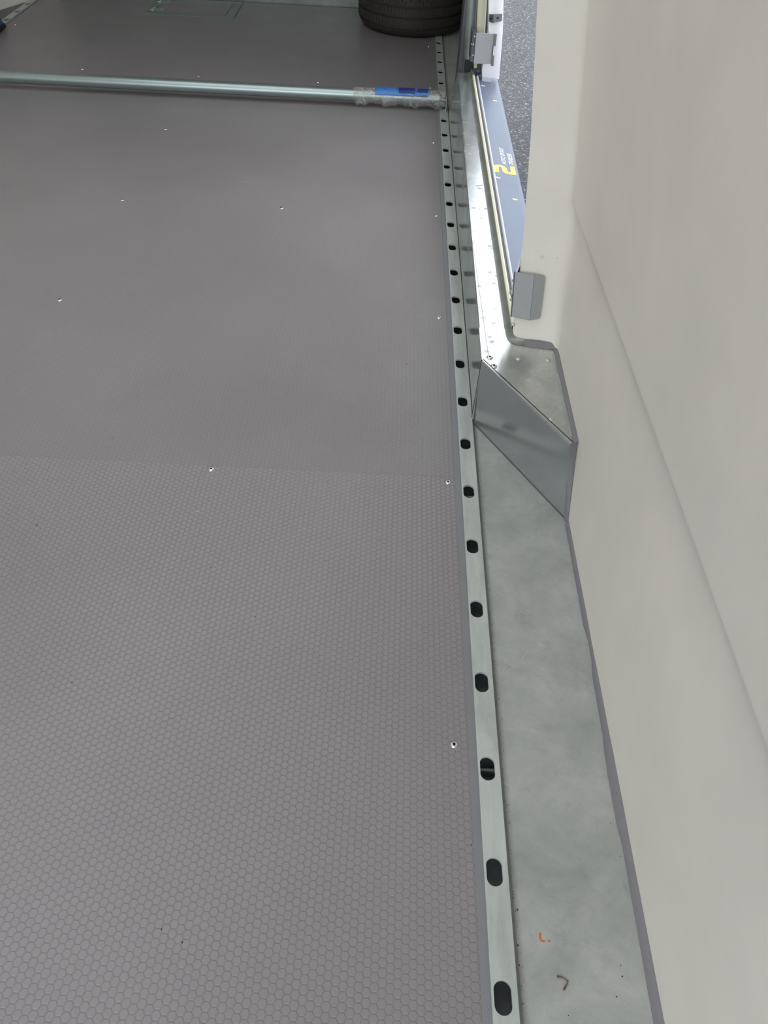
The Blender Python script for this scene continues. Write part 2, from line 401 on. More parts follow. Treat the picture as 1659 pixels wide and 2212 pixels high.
b.build('sill_top', M['sill'], sill, smooth=True, angle=50)
b = MB(); b.prism([(0.2034, 1.362, ZT - 0.003), (0.232, 1.314, ZT - 0.003), (0.250, 1.375, ZT - 0.003), (0.262, 1.43, ZT - 0.003), (0.262, 1.491, ZT - 0.003), (xin(1.49), 1.491, ZT - 0.003)], (0, 0, 0.0032)); b.build('sill_glare', M['sill'], sill)  # same sheet, shinier piece cut to the outline of the sky glare
# corner plate between gusset and door jamb, and a thin overlapped cap along the inner edge
b = MB()
plate = [(0.2034, 1.362), (0.3546, 1.108), (0.3690, 1.120), (0.3700, 1.432), (0.2960, 1.446), (0.2760, 1.455), (0.270, 1.490), (xin(1.49), 1.490)]
b.prism([(x, y, ZT - 0.004) for x, y in plate], (0, 0, 0.004)); b.build('corner_plate', M['sillplate'], sill)
b = MB(); b.prism([(0.2050, 1.366, ZT), (0.2180, 1.3445, ZT), (0.2185, 1.60, ZT), (0.2165, 2.4, ZT), (0.2225, 3.26, ZT), (xin(3.26)+0.002, 3.26, ZT), (xin(2.0)+0.0015, 2.0, ZT)], (0, 0, 0.0007)); b.build('edge_cap', M['sill'], sill)
b = MB(); b.prism([(0.3560, 1.128, ZT), (0.3655, 1.128, ZT), (0.3655, 1.4, ZT), (0.3570, 1.4, ZT)], (0, 0, 0.0012)); b.build('edge_flange', M['sill'], sill)
# gusset: diagonal plate from floor to sill top
G0, G1 = Vector((0.2022, 1.3725, -0.004)), Vector((0.3745, 1.0790, -0.004))
T0, T1 = Vector((0.2030, 1.3615, ZT + 0.0015)), Vector((0.3560, 1.1070, ZT + 0.0015))
rows = []
nrm = Vector((-0.86, -0.5, 0)).normalized()
for k in range(9):
    t = k/8; row = []
    for j in range(9):
        s = j/8; p = (G0.lerp(G1, s)).lerp(T0.lerp(T1, s), t); p += nrm*(0.0012*math.sin(math.pi*t)*math.sin(math.pi*min(1, 0.15 + s)))
        row.append(p)
    rows.append(row)
b = MB(); b.grid(rows)
b.grid([rows[-1], [p + Vector((0.0025, 0.0015, 0.0008)) for p in rows[-1]], [p + Vector((0.006, 0.0035, -0.001)) for p in rows[-1]]])
b.grid([[r[0] for r in rows], [r[0] + Vector((0.004, 0.003, 0)) for r in rows]])
b.build('gusset_plate', M['gusset'], sill, smooth=True, angle=40)
b = MB(); b.tube([G0.lerp(G1, k/12) + Vector((-0.001, -0.0008, 0.0008*(k % 2)*0.3)) for k in range(13)], 0.0009, 6); b.build('weld_line', M['bracket_dark'], sill, smooth=True)
b = MB(); b.tube([G0 + Vector((0.001, 0.0045, 0.002)), T0 + Vector((0.0008, 0.0045, -0.001))], 0.0017, 6); b.tube([T0 + Vector((0.004, 0.006, -0.0008)), T1 + Vector((0.0045, 0.0045, -0.0008))], 0.0011, 6); b.build('joint_gap', M['black'], sill, smooth=True)
b = MB(); b.prism([(0.2182, 1.372, ZT + 0.0007), (0.2189, 1.372, ZT + 0.0007), (0.2145, 1.66, ZT + 0.0007), (0.2084, 2.02, ZT + 0.0007), (0.2078, 2.02, ZT + 0.0007), (0.2138, 1.66, ZT + 0.0007)], (0, 0, 0.0002)); b.build('seam_line', M['rubber'], sill)
for p, s in [((0.2207, 1.3768), 1.15), ((0.2274, 1.3455), 1.15)]: screw(sill, (*p, ZT + 0.0004), s=s, name='hex_screw')
PAN = None
def pan_mesh():
    b = MB(); n = 14
    prof = [(0.0068, 0), (0.0066, 0.0008), (0.0050, 0.0022), (0.0025, 0.0030), (0.0004, 0.0032)]
    b.grid([[(q*math.cos(2*math.pi*k/n), q*math.sin(2*math.pi*k/n), z) for k in range(n)] for q, z in prof], closed=True)
    b.face([(0.0004*math.cos(2*math.pi*k/n), 0.0004*math.sin(2*math.pi*k/n), 0.0032) for k in range(n)])
    o = b.build('rivet', M['rivet'], smooth=True); me = o.data; bpy.data.objects.remove(o); return me
PAN = pan_mesh()
PANC = PAN.copy(); PANC.materials.clear(); PANC.materials.append(M['grp'])
for p in [(0.2818, 1.3787), (0.3449, 1.3791), (0.3274, 1.179)]: screw(sill, (*p, ZT), s=0.95, name='rivet', mesh=PAN)
# door weather seals along the outer lip
ysl = [1.478, 1.512, 1.6, 1.8, 2.0, 2.2, 2.4, 2.6, 2.8, 3.0, 3.1, 3.185]
def sx(y): return 0.2755 + 0.0035*math.sin((y-1.5)*1.2) + (0.004 if y > 2.9 else 0)*0
b = MB(); b.grid([[(0.2735, y, ZT + 0.012), (0.2740, y, ZT + 0.0175), (0.2785, y, ZT + 0.019), (0.2815, y, ZT + 0.0172), (0.2820, y, ZT + 0.009)] for y in ysl]); b.build('foam_seal', M['cream'], sill, smooth=True)
b = MB(); b.grid([[(0.2816, y, ZT + 0.008), (0.2822, y, ZT + 0.0125), (0.2850, y, ZT + 0.013), (0.2880, y, ZT + 0.0125), (0.2895, y, ZT + 0.006)] for y in ysl]); b.build('rubber_carrier', M['rubber'], sill, smooth=True)
b = MB(); b.tube([(0.2925, y, ZT + 0.0125) for y in ysl], 0.0042, 12); b.build('bulb_seal', M['bulb'], sill, smooth=True)

# ------------------------------------------------------------------ outer body panel below the door, with lettering
body = empty('body_panel'); tag(body, 'blue grey outer body panel with yellow numeral below the side door', 'body panel')
def bz(x): return 0.162 - (x - 0.300)*0.125
b = MB()
prof = [(0.2965, 0.150), (0.298, 0.1622), (0.33, bz(0.33)), (0.360, bz(0.36)), (0.371, bz(0.371)), (0.3765, 0.1505), (0.3795, 0.146), (0.382, 0.135), (0.392, 0.05), (0.40, -0.12), (0.41, -0.3)]
b.grid([[(x, y, z) for x, z in prof] for y in (1.50, 1.9, 2.4, 3.322)])
b.build('skin', M['outer'], body, smooth=True, angle=60)
b = MB(); b.grid([[(0.38, y, 0.135), (0.395, y, 0.05), (0.41, y, -0.3)] for y in (3.322, 5.0)]); b.build('front_skin', M['outer'], body, smooth=True)
two = [(0.3018, 2.399), (0.3042, 2.4073), (0.3135, 2.4153), (0.3265, 2.4166), (0.3361, 2.4109), (0.3407, 2.3996), (0.3419, 2.387), (0.3437, 2.3758), (0.3476, 2.3732), (0.3523, 2.3752), (0.3537, 2.4175), (0.3619, 2.4223), (0.3683, 2.4218), (0.3679, 2.3626), (0.3554, 2.3593), (0.3398, 2.3569), (0.3311, 2.3606), (0.3266, 2.3716), (0.3259, 2.3865), (0.3249, 2.3971), (0.3217, 2.4023), (0.318, 2.4013), (0.3162, 2.3965), (0.3154, 2.3613), (0.3138, 2.3584), (0.3016, 2.3574)]
b = MB(); b.prism([(x, y, bz(x) + 0.0001) for x, y in two], (0, 0, 0.0004)); o = b.build('numeral', M['yellow'], body); tag(o, 'yellow numeral 2')
def arrow(x, y):
    b = MB(); a = [(-0.009, 0), (-0.001, 0.0056), (-0.001, 0.0028), (0.007, 0.0030), (0.007, -0.0030), (-0.001, -0.0028), (-0.001, -0.0056)]
    b.prism([(x+u, y+v*1.25, bz(x+u) + 0.0001) for u, v in a], (0, 0, 0.0004)); tag(b.build('arrow_mark', M['paleyellow'], body), 'small yellow arrow')
for x, y in [(0.3085, 2.3165), (0.3481, 2.184), (0.3138, 3.1438), (0.3492, 3.0009)]: arrow(x, y)
def lettering(txt, x_base, x_top, y0, y1):
    cu = bpy.data.curves.new('lettering', 'FONT'); cu.body = txt; cu.size = 1.0; cu.shear = 0.28; cu.space_character = 0.98; cu.offset = 0.012
    t = bpy.data.objects.new('lettering', cu); COL.objects.link(t)
    dg = bpy.context.evaluated_depsgraph_get(); me = bpy.data.meshes.new_from_object(t.evaluated_get(dg))
    bpy.data.objects.remove(t)
    xs = [v.co.x for v in me.vertices]; yy = [v.co.y for v in me.vertices]
    xa, xb, ya, yb = min(xs), max(xs), min(yy), max(yy)
    for v in me.vertices:
        u = (v.co.x - xa)/(xb - xa); q = (v.co.y - ya)/(yb - ya)
        X = x_base + (x_top - x_base)*q; v.co = (X, y0 + (y1 - y0)*u, bz(X) + 0.0005)
    me.materials.clear(); me.materials.append(M['whitedecal'])
    o = bpy.data.objects.new('lettering', me); COL.objects.link(o); o.parent = body; tag(o, 'white lettering ' + txt); return o
lettering('AUTO SPORT', 0.3430, 0.3290, 2.4255, 2.560)
lettering('TRAILER', 0.3665, 0.3522, 2.4345, 2.520)

# ------------------------------------------------------------------ right wall with moulded liner and door jamb
A = Vector((0.273, 1.447, 0.165)); nR = Vector((-0.1895, -0.94673, 0.26035)).normalized()
def wallx(z):
    pts = [(-0.01, 0.3806), (0.166, 0.3700), (0.30, 0.3650), (0.36, 0.3652), (0.39, 0.3645), (0.415, 0.3625), (0.435, 0.3590), (0.447, 0.3548), (0.453, 0.3522), (0.457, 0.3514), (0.77, 0.3262), (1.2, 0.295), (1.7, 0.24), (1.95, 0.14), (2.02, 0.0)]
    for (za, xa), (zb, xb) in zip(pts, pts[1:]):
        if z <= zb: return xa + (xb - xa)*(z - za)/(zb - za)
    return pts[-1][1]
def cornery(z): return 1.428 + 0.2855*(z - 0.166)
J = [(0.165, 0.290, 1.4435), (0.168, 0.2835, 1.4455), (0.172, 0.2785, 1.448), (0.178, 0.2748, 1.4505), (0.186, 0.2722, 1.4535), (0.209, 0.2705, 1.460), (0.308, 0.2695, 1.487), (0.384, 0.268, 1.508), (0.547, 0.258, 1.555), (0.693, 0.245, 1.598), (0.76, 0.239, 1.618), (1.2, 0.20, 1.75), (1.78, 0.12, 1.915)]
def jamb(z):
    for a, c in zip(J, J[1:]):
        if z <= c[0]:
            t = (z - a[0])/(c[0] - a[0]); return Vector((a[1] + (c[1]-a[1])*t, a[2] + (c[2]-a[2])*t, z))
    return Vector((J[-1][1], J[-1][2], z))
wr = empty('wall_right'); tag(wr, 'cream moulded fibreglass right wall', kind='structure')
b = MB(); zs = [ZT + 0.0002, 0.168, 0.172, 0.178, 0.186, 0.22, 0.26, 0.30, 0.34, 0.37, 0.39, 0.405, 0.42, 0.43, 0.44, 0.447, 0.450, 0.453, 0.457, 0.462, 0.475, 0.5, 0.55, 0.6, 0.68, 0.77, 0.9, 1.05, 1.2, 1.4, 1.6, 1.78]
rows = []
for z in zs:
    C = Vector((wallx(z), cornery(z), z)); Jp = jamb(z); d = (Jp - C)
    rr_ = 0.030 if z < 0.40 else (0.030 - 0.012*min(1, (z-0.40)/0.06))
    a = C + Vector((0, -rr_, 0)); e = C + d.normalized()*rr_
    row = [Vector((wallx(z), y, z)) for y in (Y0, -0.3, 0.3, 0.8, 1.2)] + [C + Vector((0, -rr_ - 0.03, 0))]
    for k in range(7):
        t = k/6; row.append(a*(1-t)**2 + C*2*t*(1-t) + e*t*t)
    row += [e.lerp(Jp, 0.5), Jp - d.normalized()*0.004, Jp + Vector((0.0008, 0.0016, 0)), Jp + Vector((0.006, 0.006, 0)), Jp + Vector((0.12, 0.05, 0))]
    rows.append(row)
def creaseshift(p):
    z = p.z; wt = max(0, min(1, (z - 0.30)/0.12, (0.75 - z)/0.25))
    return Vector((p.x, p.y, z + wt*0.026*max(0, 1.48 - p.y)))
rows = [[creaseshift(p) for p in r] for r in rows]
b.grid(rows); b.build('liner', M['grp'], wr, smooth=True, angle=60)
b = MB(); zs0 = [-0.006, 0.02, 0.06, 0.1, 0.14, ZT + 0.001]
b.grid([[Vector((wallx(z), y, z)) for y in (Y0, -0.3, 0.3, 0.8, 1.06, 1.2, 1.40)] for z in zs0]); b.build('lower_liner', M['grp'], wr, smooth=True)
b = MB(); zs1 = [1.78, 1.85, 1.92, 1.97, 2.02]
b.grid([[Vector((wallx(z), y, z)) for y in (Y0, 1.0, 1.92, 3.4, Y1)] for z in zs1]); b.build('cornice', M['grp'], wr, smooth=True)
b = MB(); b.grid([[(0.40, y, -0.3), (0.42, y, 0.1), (0.44, y, 0.3), (0.43, y, 1.2), (0.38, y, 1.78), (0.36, y, 2.1)] for y in (Y0, 1.45)]); b.build('outer_skin', M['white'], wr, smooth=True)
b = MB(); b.grid([[(0.38, y, 1.78), (0.36, y, 2.1)] for y in (1.45, Y1)]); b.build('outer_header', M['white'], wr)
b = MB(); b.grid([[(wallx(1.78), y, 1.78), (0.38, y, 1.78)] for y in (1.45, 3.4)]); b.build('header_soffit', M['white'], wr)
# front part of the wall beyond the door
b = MB(); b.grid([[(0.345, 3.33, -0.004), (0.345, Y1, -0.004)], [(0.335, 3.33, 0.3), (0.335, Y1, 0.3)], [(0.295, 3.33, 1.2), (0.295, Y1, 1.2)], [(0.24, 3.33, 1.78), (0.24, Y1, 1.78)]]); b.build('front_liner', M['grp'], wr, smooth=True)
b = MB(); b.grid([[(0.340, 3.33, -0.004), (0.340, Y1, -0.004)], [(0.331, 3.33, 0.25), (0.331, Y1, 0.25)]]); b.build('kick_plate', M['galv'], wr)
# small fixings on the jamb face
for p, s in [((0.3108, 1.4867, 0.3407), 0.42), ((0.3408, 1.4818, 0.3449), 0.36), ((0.2722, 1.4556, 0.1992), 0.6)]: screw(wr, p, nR, s, 'rivet', PANC if s < 0.5 else PAN)
# sealant bead along the wall foot, up the gusset and round the corner plate
def ribbon(name, pts, parent, wob=0.0012):
    b = MB(); rws = []
    for k, (p, q) in enumerate(pts):
        p = Vector(p); q = Vector(q); m = (p + q)/2; wv = random.uniform(-wob, wob)
        d = (q - p).normalized()
        rws.append([p - d*0.0005 + d*wv, p.lerp(q, 0.25) + Vector((-0.0012, -0.0004, 0.0010)), m + Vector((-0.0016, -0.0006, 0.0014)), p.lerp(q, 0.8) + Vector((-0.0014, -0.0004, 0.0012)), q + d*(random.uniform(-0.4, 0.4)*wob)])
    b.grid(rws); return b.build(name, M['sealant'], parent, smooth=True, angle=80)
pts = []; y = Y0
while y <= 1.075:
    wdt = 0.006 + 0.005*max(0, min(1, (0.95 - y)/0.9)) + (0.003 if 0.45 < y < 0.6 else 0) - (0.004 if 0.72 < y < 0.80 else 0)
    pts.append(((wallx(0) - wdt, y, -0.0035), (wallx(0) + 0.0003, y, 0.003 + 0.4*wdt))); y += 0.035
ribbon('sealant_bead', pts, wr, 0.0008)
ribbon('sealant_bead', [((0.3730 + (0.3545-0.3730)*t + 0.0008, 1.0805 + (1.1075-1.0805)*t - 0.001, -0.002 + (ZT+0.002)*t), (wallx(ZT*t) - 0.001, 1.0640 + 0.052*t, -0.002 + (ZT+0.004)*t)) for t in [k/9 for k in range(10)]], wr)
ribbon('sealant_bead', [((wallx(ZT) - 0.0095, y, ZT + 0.0008), (wallx(ZT) + 0.0005, y, ZT + 0.006)) for y in [1.108 + k*0.0325 for k in range(11)]], wr)
cv = [((0.3700, 1.4180, 0.0012), (0.3705, 1.4300, 0.010)), ((0.355, 1.4190, 0.0012), (0.355, 1.4310, 0.0105)), ((0.335, 1.4205, 0.0012), (0.335, 1.4345, 0.0105)), ((0.315, 1.4235, 0.0012), (0.315, 1.4380, 0.0100)),
      ((0.300, 1.4265, 0.0010), (0.3000, 1.4405, 0.0085)), ((0.288, 1.4275, 0.0008), (0.2900, 1.4420, 0.0080)), ((0.278, 1.4310, 0.0008), (0.2835, 1.4445, 0.0085)), ((0.270, 1.4380, 0.0008), (0.2778, 1.4475, 0.0105)), ((0.265, 1.4490, 0.0008), (0.2748, 1.4515, 0.0135)), ((0.2625, 1.4660, 0.0006), (0.2735, 1.4650, 0.0160)), ((0.2620, 1.4920, 0.0002), (0.2742, 1.4920, 0.0162))]
ribbon('sealant_bead', [((*p[:2], ZT + p[2]), (*q[:2], ZT + q[2])) for p, q in cv[:5]], wr, 0.0006)
b = MB(); rws = []
for p, q in cv[4:]:
    p = Vector((*p[:2], ZT + p[2])); q = Vector((*q[:2], ZT + q[2])); cc = Vector((q.x, q.y, p.z))
    rws.append([p*(1-t)**2 + cc*2*t*(1-t) + q*t*t for t in [k/6 for k in range(7)]])
b.grid(rws); b.build('corner_fillet', M['plate'], sill, smooth=True, angle=80)

# ------------------------------------------------------------------ left wall, front wall, ceiling
wl = MB(); lp = [(-2.026, Y0), (-2.026, 4.46), (-1.945, 4.661), (-1.86, Y1 + 0.01)]
wl.grid([[(x - 0.0, y, z) for x, y in lp] for z in (-0.004, 0.5, 1.2)] + [[(x + 0.06, y, 1.7) for x, y in lp], [(x + 0.2, y, 1.95) for x, y in lp], [(x + 0.35, y, 2.02) for x, y in lp]])
tag(wl.build('wall_left', M['grp'], smooth=True, angle=20), 'cream fibreglass left wall', kind='structure')
wf = MB(); wf.box(-2.02, 0.36, Y1, Y1 + 0.05, 0.16, 2.02)
wfo = tag(wf.build('wall_front', M['frontwall']), 'front wall above a galvanised kick plate', kind='structure')
b = MB(); b.box(-1.9, 0.34, Y1 - 0.004, Y1 + 0.04, -0.01, 0.17); b.build('kick_plate', M['galv'], wfo)
RY = (0.55, 1.85, 3.15)                              # two translucent panels assumed out of view, added to brighten the interior
b = MB(); b.box(-2.05, 0.44, RY[-1], 4.95, 2.02, 2.05); b.box(-2.05, 0.44, Y0, RY[0], 2.02, 2.05); ce = tag(b.build('ceiling', M['white']), 'white trailer roof with added translucent fill light panels', kind='structure')
for ya, yb_ in zip(RY, RY[1:]):
    b = MB(); b.grid([[(-2.05, ya + 0.004, 2.03), (0.44, ya + 0.004, 2.03)], [(-2.05, yb_ - 0.004, 2.03), (0.44, yb_ - 0.004, 2.03)]]); b.build('fill_roof_panel', M['roof'], ce)
for ya in RY:
    b = MB(); b.box(-2.05, 0.44, ya - 0.02, ya + 0.02, 1.995, 2.028); b.build('roof_rib', M['white'], ce)

# ------------------------------------------------------------------ front door post, seal and white jamb
post = empty('trim_4'); tag(post, 'galvanised door post and pale seal at the far side of the side door', kind='structure')
def lean(x, z): return x - 0.0555*(z - 0.168) if z > 0.168 else x
b = MB(); rws = []
for z in (-0.002, 0.168, 0.4, 0.8, 1.3, 1.78):
    row = []
    for k in range(11):
        a = math.pi*(k/10); row.append((lean(0.2635, z) - 0.0215*math.cos(a), 3.305 - 0.020*math.sin(a), z))
    rws.append(row)
b.grid(rws); b.build('post_cover', M['galv'], post, smooth=True)
b = MB(); b.box(0.226, 0.2395, 3.30, 3.42, -0.002, 1.2); b.build('post_gap', M['rubber'], post)  # dark strip standing for the shaded gap beside the post
b = MB(); b.prism([(0.2480, 3.279, ZT), (0.2825, 3.279, ZT), (0.2825, 3.279, 0.185), (0.2755, 3.279, 0.206), (0.2463, 3.279, 0.205)], (0, 0.008, 0)); b.build('post_foot', M['black'], post)
b = MB(); b.grid([[(0.293 - 0.115*(z - 0.3)*0.6 + 0.0165*math.cos(a), 3.262 - 0.011*math.sin(a), z) for a in [2*math.pi*k/16 for k in range(16)]] for z in (0.303, 0.306, 0.4, 0.7, 1.2, 1.78)], closed=True, caps=True); b.build('foam_seal', M['cream'], post, smooth=True, angle=60)
b = MB(); b.prism([(0.3095, 3.275, 0.155), (0.324, 3.275, 0.155), (0.323, 3.275, 0.30), (0.312, 3.275, 0.41), (0.23, 3.275, 1.78), (0.21, 3.275, 1.78), (0.296, 3.275, 0.41), (0.306, 3.275, 0.30)], (0, 0.02, 0)); b.build('rubber_strip', M['rubber'], post)
b = MB(); b.prism([(0.3112, 3.20, 0.1726), (0.341, 3.20, 0.1717), (0.358, 3.20, 0.1712), (0.3765, 3.20, 0.1675), (0.3671, 3.20, 0.323), (0.3553, 3.20, 0.4227), (0.30, 3.20, 1.0), (0.20, 3.20, 1.78), (0.14, 3.20, 1.78), (0.245, 3.20, 1.0), (0.3032, 3.20, 0.4203), (0.3152, 3.20, 0.3207), (0.3085, 3.20, 0.1992)], (0, 0.05, 0)); b.build('jamb_panel', M['white'], post, bevel=0.002)
b = MB(); b.box(0.3122, 0.3475, 3.201, 3.215, 0.1572, 0.1735); b.build('jamb_tab', M['bulb'], post)
b = MB(); b.box(0.2815, 0.2926, 3.25, 3.256, 0.1885, 0.24); b.build('seal_end', M['cream'], post)

# ------------------------------------------------------------------ catch brackets at the door
def polyplate(pts, th, n): 
    b = MB(); b.prism(pts, tuple(Vector(n)*th)); return b
br = empty('catch_bracket'); tag(br, 'grey folded catch bracket on the near door jamb, by the corner of the sill', 'bracket', 'door catch brackets')
def Rp(u, v, off): # point on the jamb face: u across (towards wall), v up the face
    ux = (Vector((0.370, 1.430, 0.165)) - A).normalized(); vy = nR.cross(ux).normalized()
    if vy.z < 0: vy = -vy
    return A + ux*u + vy*v + nR*off
def toR(p):
    ux = (Vector((0.370, 1.430, 0.165)) - A).normalized(); vy = nR.cross(ux).normalized()
    if vy.z < 0: vy = -vy
    d = Vector(p) - A; return d.dot(ux), d.dot(vy)
tl, tm, tr_, brr, bm_, bl = [toR(p) for p in [(0.2605, 1.4780, 0.310), (0.3000, 1.470, 0.3107), (0.3218, 1.4655, 0.3102), (0.3236, 1.4414, 0.2237), (0.3040, 1.444, 0.2187), (0.2650, 1.452, 0.2194)]]
th = 0.0025
main = [Rp(*tl, 0.010), Rp(*tm, 0.0125), Rp(*bm_, 0.0125), Rp(*bl, 0.010)]
b = MB(); b.prism(main, tuple(-nR*th)); b.build('main_leaf', M['bracket'], br, bevel=0.0008, seg=1)
def rnd(p0, p1, p2, r=0.006, n=5):
    p0, p1, p2 = Vector(p0), Vector(p1), Vector(p2); a = p1 + (p0-p1).normalized()*r; c = p1 + (p2-p1).normalized()*r
    return [a*(1-t)**2 + p1*2*t*(1-t) + c*t*t for t in [k/(n-1) for k in range(n)]]
q = [Rp(*tm, 0.0125), Rp(*tr_, 0.0085), Rp(*brr, 0.0085), Rp(*bm_, 0.0125)]
fl_ = [q[0]] + rnd(q[0], q[1], q[2]) + rnd(q[1], q[2], q[3]) + [q[3]]
b = MB(); b.prism(fl_, tuple(-nR*th)); b.build('folded_leaf', M['bracket'], br)
le = [Rp(*tl, 0.010), Rp(*bl, 0.010)]
b = MB(); b.prism([le[0], le[1], le[1] - nR*0.018 + Vector((-0.001, 0, 0)), le[0] - nR*0.018 + Vector((-0.001, 0, 0))], (-0.0022, -0.0004, 0)); b.build('edge_return', M['bracket_dark'], br)
for p, s in [((0.2600, 1.4771, 0.2662), 0.9), ((0.2615, 1.4726, 0.2514), 0.6), ((0.2600, 1.4832, 0.2898), 0.5)]: screw(br, Vector(p) - Vector((0.0005, 0.004, 0)), (-0.75, -0.5, 0.4), s, 'bolt', PAN)
b = MB(); b.tube([(0.2636, 1.4800, 0.3066), (0.2652, 1.4830, 0.3140), (0.2666, 1.4850, 0.3220), (0.2668, 1.4880, 0.3320)], 0.0016, 6, 1.0); b.build('wire_edge', M['white'], br, smooth=True)
b = MB(); b.prism([(0.2665, 1.4830, 0.3062), (0.2706, 1.4830, 0.3066), (0.2700, 1.4852, 0.3200)], (0, 0.002, 0)); b.build('dark_gap', M['black'], br)  # black piece standing for the dark gap behind the wire edge

fb = empty('catch_bracket'); tag(fb, 'grey catch bracket with notched lip on the far white door jamb', 'bracket', 'door catch brackets')
yb = 3.165
b = MB(); b.prism([(0.2690, yb, 0.3258), (0.3306, yb, 0.3258), (0.3349, yb, 0.2290), (0.2713, yb, 0.2259)], (0, 0.003, 0)); b.build('main_leaf', M['bracket'], fb, bevel=0.0008, seg=1)
for q in ([(0.3306, yb, 0.3258), (0.3422, yb - 0.015, 0.3290), (0.3424, yb - 0.015, 0.2905), (0.3330, yb, 0.2877)], [(0.3332, yb, 0.2562), (0.3421, yb - 0.015, 0.2605), (0.3438, yb - 0.015, 0.2259), (0.3349, yb, 0.2220)]):
    b = MB(); b.prism(q, (0.0005, 0.003, 0)); b.build('lip', M['bracket'], fb, bevel=0.0006, seg=1)
b = MB(); b.prism([(0.3328, yb, 0.2885), (0.3362, yb - 0.004, 0.2893), (0.3372, yb - 0.004, 0.2570), (0.3336, yb, 0.2560)], (0, 0.003, 0)); b.build('lip_web', M['bracket_dark'], fb)
b = MB(); b.box(0.2575, 0.2705, yb + 0.004, yb + 0.095, 0.232, 0.322); b.build('side_leaf', M['rubber'], fb)
for p in [(0.2640, yb + 0.003, 0.3134), (0.2570, yb + 0.006, 0.2879), (0.2622, yb + 0.003, 0.2882), (0.2650, yb + 0.003, 0.2531)]: screw(fb, p, (-0.5, -0.8, 0.3), 0.45, 'bolt', PAN)

kb = empty('latch_keeper'); tag(kb, 'small dark grey angled latch keeper high on the far white jamb', 'latch keeper')
b = MB(); b.prism([(0.3096, 3.197, 0.3778), (0.3246, 3.180, 0.3815), (0.3274, 3.180, 0.3559), (0.3121, 3.197, 0.3543)], (0.001, 0.003, 0)); b.build('side_leaf', M['bracket_dark'], kb)
b = MB(); b.prism([(0.3246, 3.180, 0.3815), (0.3557, 3.191, 0.3821), (0.3573, 3.191, 0.3607), (0.3274, 3.180, 0.3559)], (0.000, 0.003, 0)); b.build('front_leaf', M['bracket_dark'], kb)
for p, n_ in [((0.3180, 3.1865, 0.3680), (-0.7, -0.7, 0)), ((0.3407, 3.1845, 0.3711), (0.3, -0.95, 0))]:
    b = MB(); b.tube([Vector(p), Vector(p) + Vector((n_[0]*0.002, n_[1]*0.002, 0))], 0.0035, 10); b.build('bolt', M['black'], kb)

# ------------------------------------------------------------------ spare tyre lying flat
ty = empty('spare_tyre'); tag(ty, 'black spare tyre lying flat on the floor by the front right corner', 'tyre')
TC = Vector((0.048, 4.588, 0.0))
def tyre_profile():
    R, wd = 0.272, 0.178; h = wd/2
    p = [(0.168, h-0.026), (0.176, h-0.012), (0.20, h-0.004), (0.225, h-0.001), (0.246, h-0.007), (0.258, h-0.018)]
    p += [(0.2655, h-0.030)]
    for zc in (0.045, 0.0, -0.045):
        p += [(0.2712 if abs(zc) < 0.03 else 0.2695, zc + 0.0042), (0.2640, zc + 0.0034), (0.2640, zc - 0.0034), (0.2712 if abs(zc) < 0.03 else 0.2695, zc - 0.0042)]
    p += [(0.2655, -h+0.030), (0.258, -h+0.018), (0.246, -h+0.007), (0.225, -h+0.001), (0.20, -h+0.004), (0.176, -h+0.012), (0.168, -h+0.026)]
    return [(r, z + h) for r, z in p]
tp = tyre_profile(); N = 96
b = MB(); rws = []
for k in range(N + 1):
    a = 2*math.pi*k/N; rws.append([TC + Vector((r*math.cos(a) * 1.0, r*math.sin(a), z)) for r, z in tp])
b.grid(rws); b.build('carcass', M['tyre'], ty, smooth=True, angle=30)
# tread blocks: raised lugs joined as stuff (they are too small to tell apart)
b = MB()
for zc, hz, nn in ((0.0225, 0.0160, 92), (-0.0225, 0.0160, 92), (0.066, 0.014, 84)):
    for k in range(nn):
        a = 2*math.pi*(k + (0.5 if zc < 0 else 0))/nn; da = 2*math.pi/nn*0.40; rr0 = 0.262; r1 = 0.2735 if abs(zc) < 0.03 else 0.2705
        if abs(zc) > 0.05: da *= 1.17; sk = 0
        sk = 0.5*da*(1 if k % 2 else -0.2)
        pp = []
        for r in (rr0, r1):
            for s_, zz in ((-1, -hz), (1, -hz), (1, hz), (-1, hz)):
                aa = a + s_*da*(1.1 if r == rr0 else 0.95) + sk*(zz/hz); pp.append(TC + Vector((r*math.cos(aa), r*math.sin(aa), 0.089 + zc + zz*(1 if r == rr0 else 0.93))))
        i = len(b.v); b.v += [tuple(q) for q in pp]
        for q in ([4,5,6,7],[0,1,5,4],[1,2,6,5],[2,3,7,6],[3,0,4,7]): b.f.append([i+k2 for k2 in q])
tag(b.build('tread_blocks', M['tyre'], ty), kind='stuff')
b = MB(); rim = [(0.165, 0.155), (0.170, 0.162), (0.160, 0.150), (0.15, 0.11), (0.12, 0.09), (0.06, 0.10), (0.03, 0.10)]
b.grid([[TC + Vector((r*math.cos(2*math.pi*k/48), r*math.sin(2*math.pi*k/48), z)) for k in range(48)] for r, z in rim], closed=True)
b.build('rim', M['rim'], ty, smooth=True)

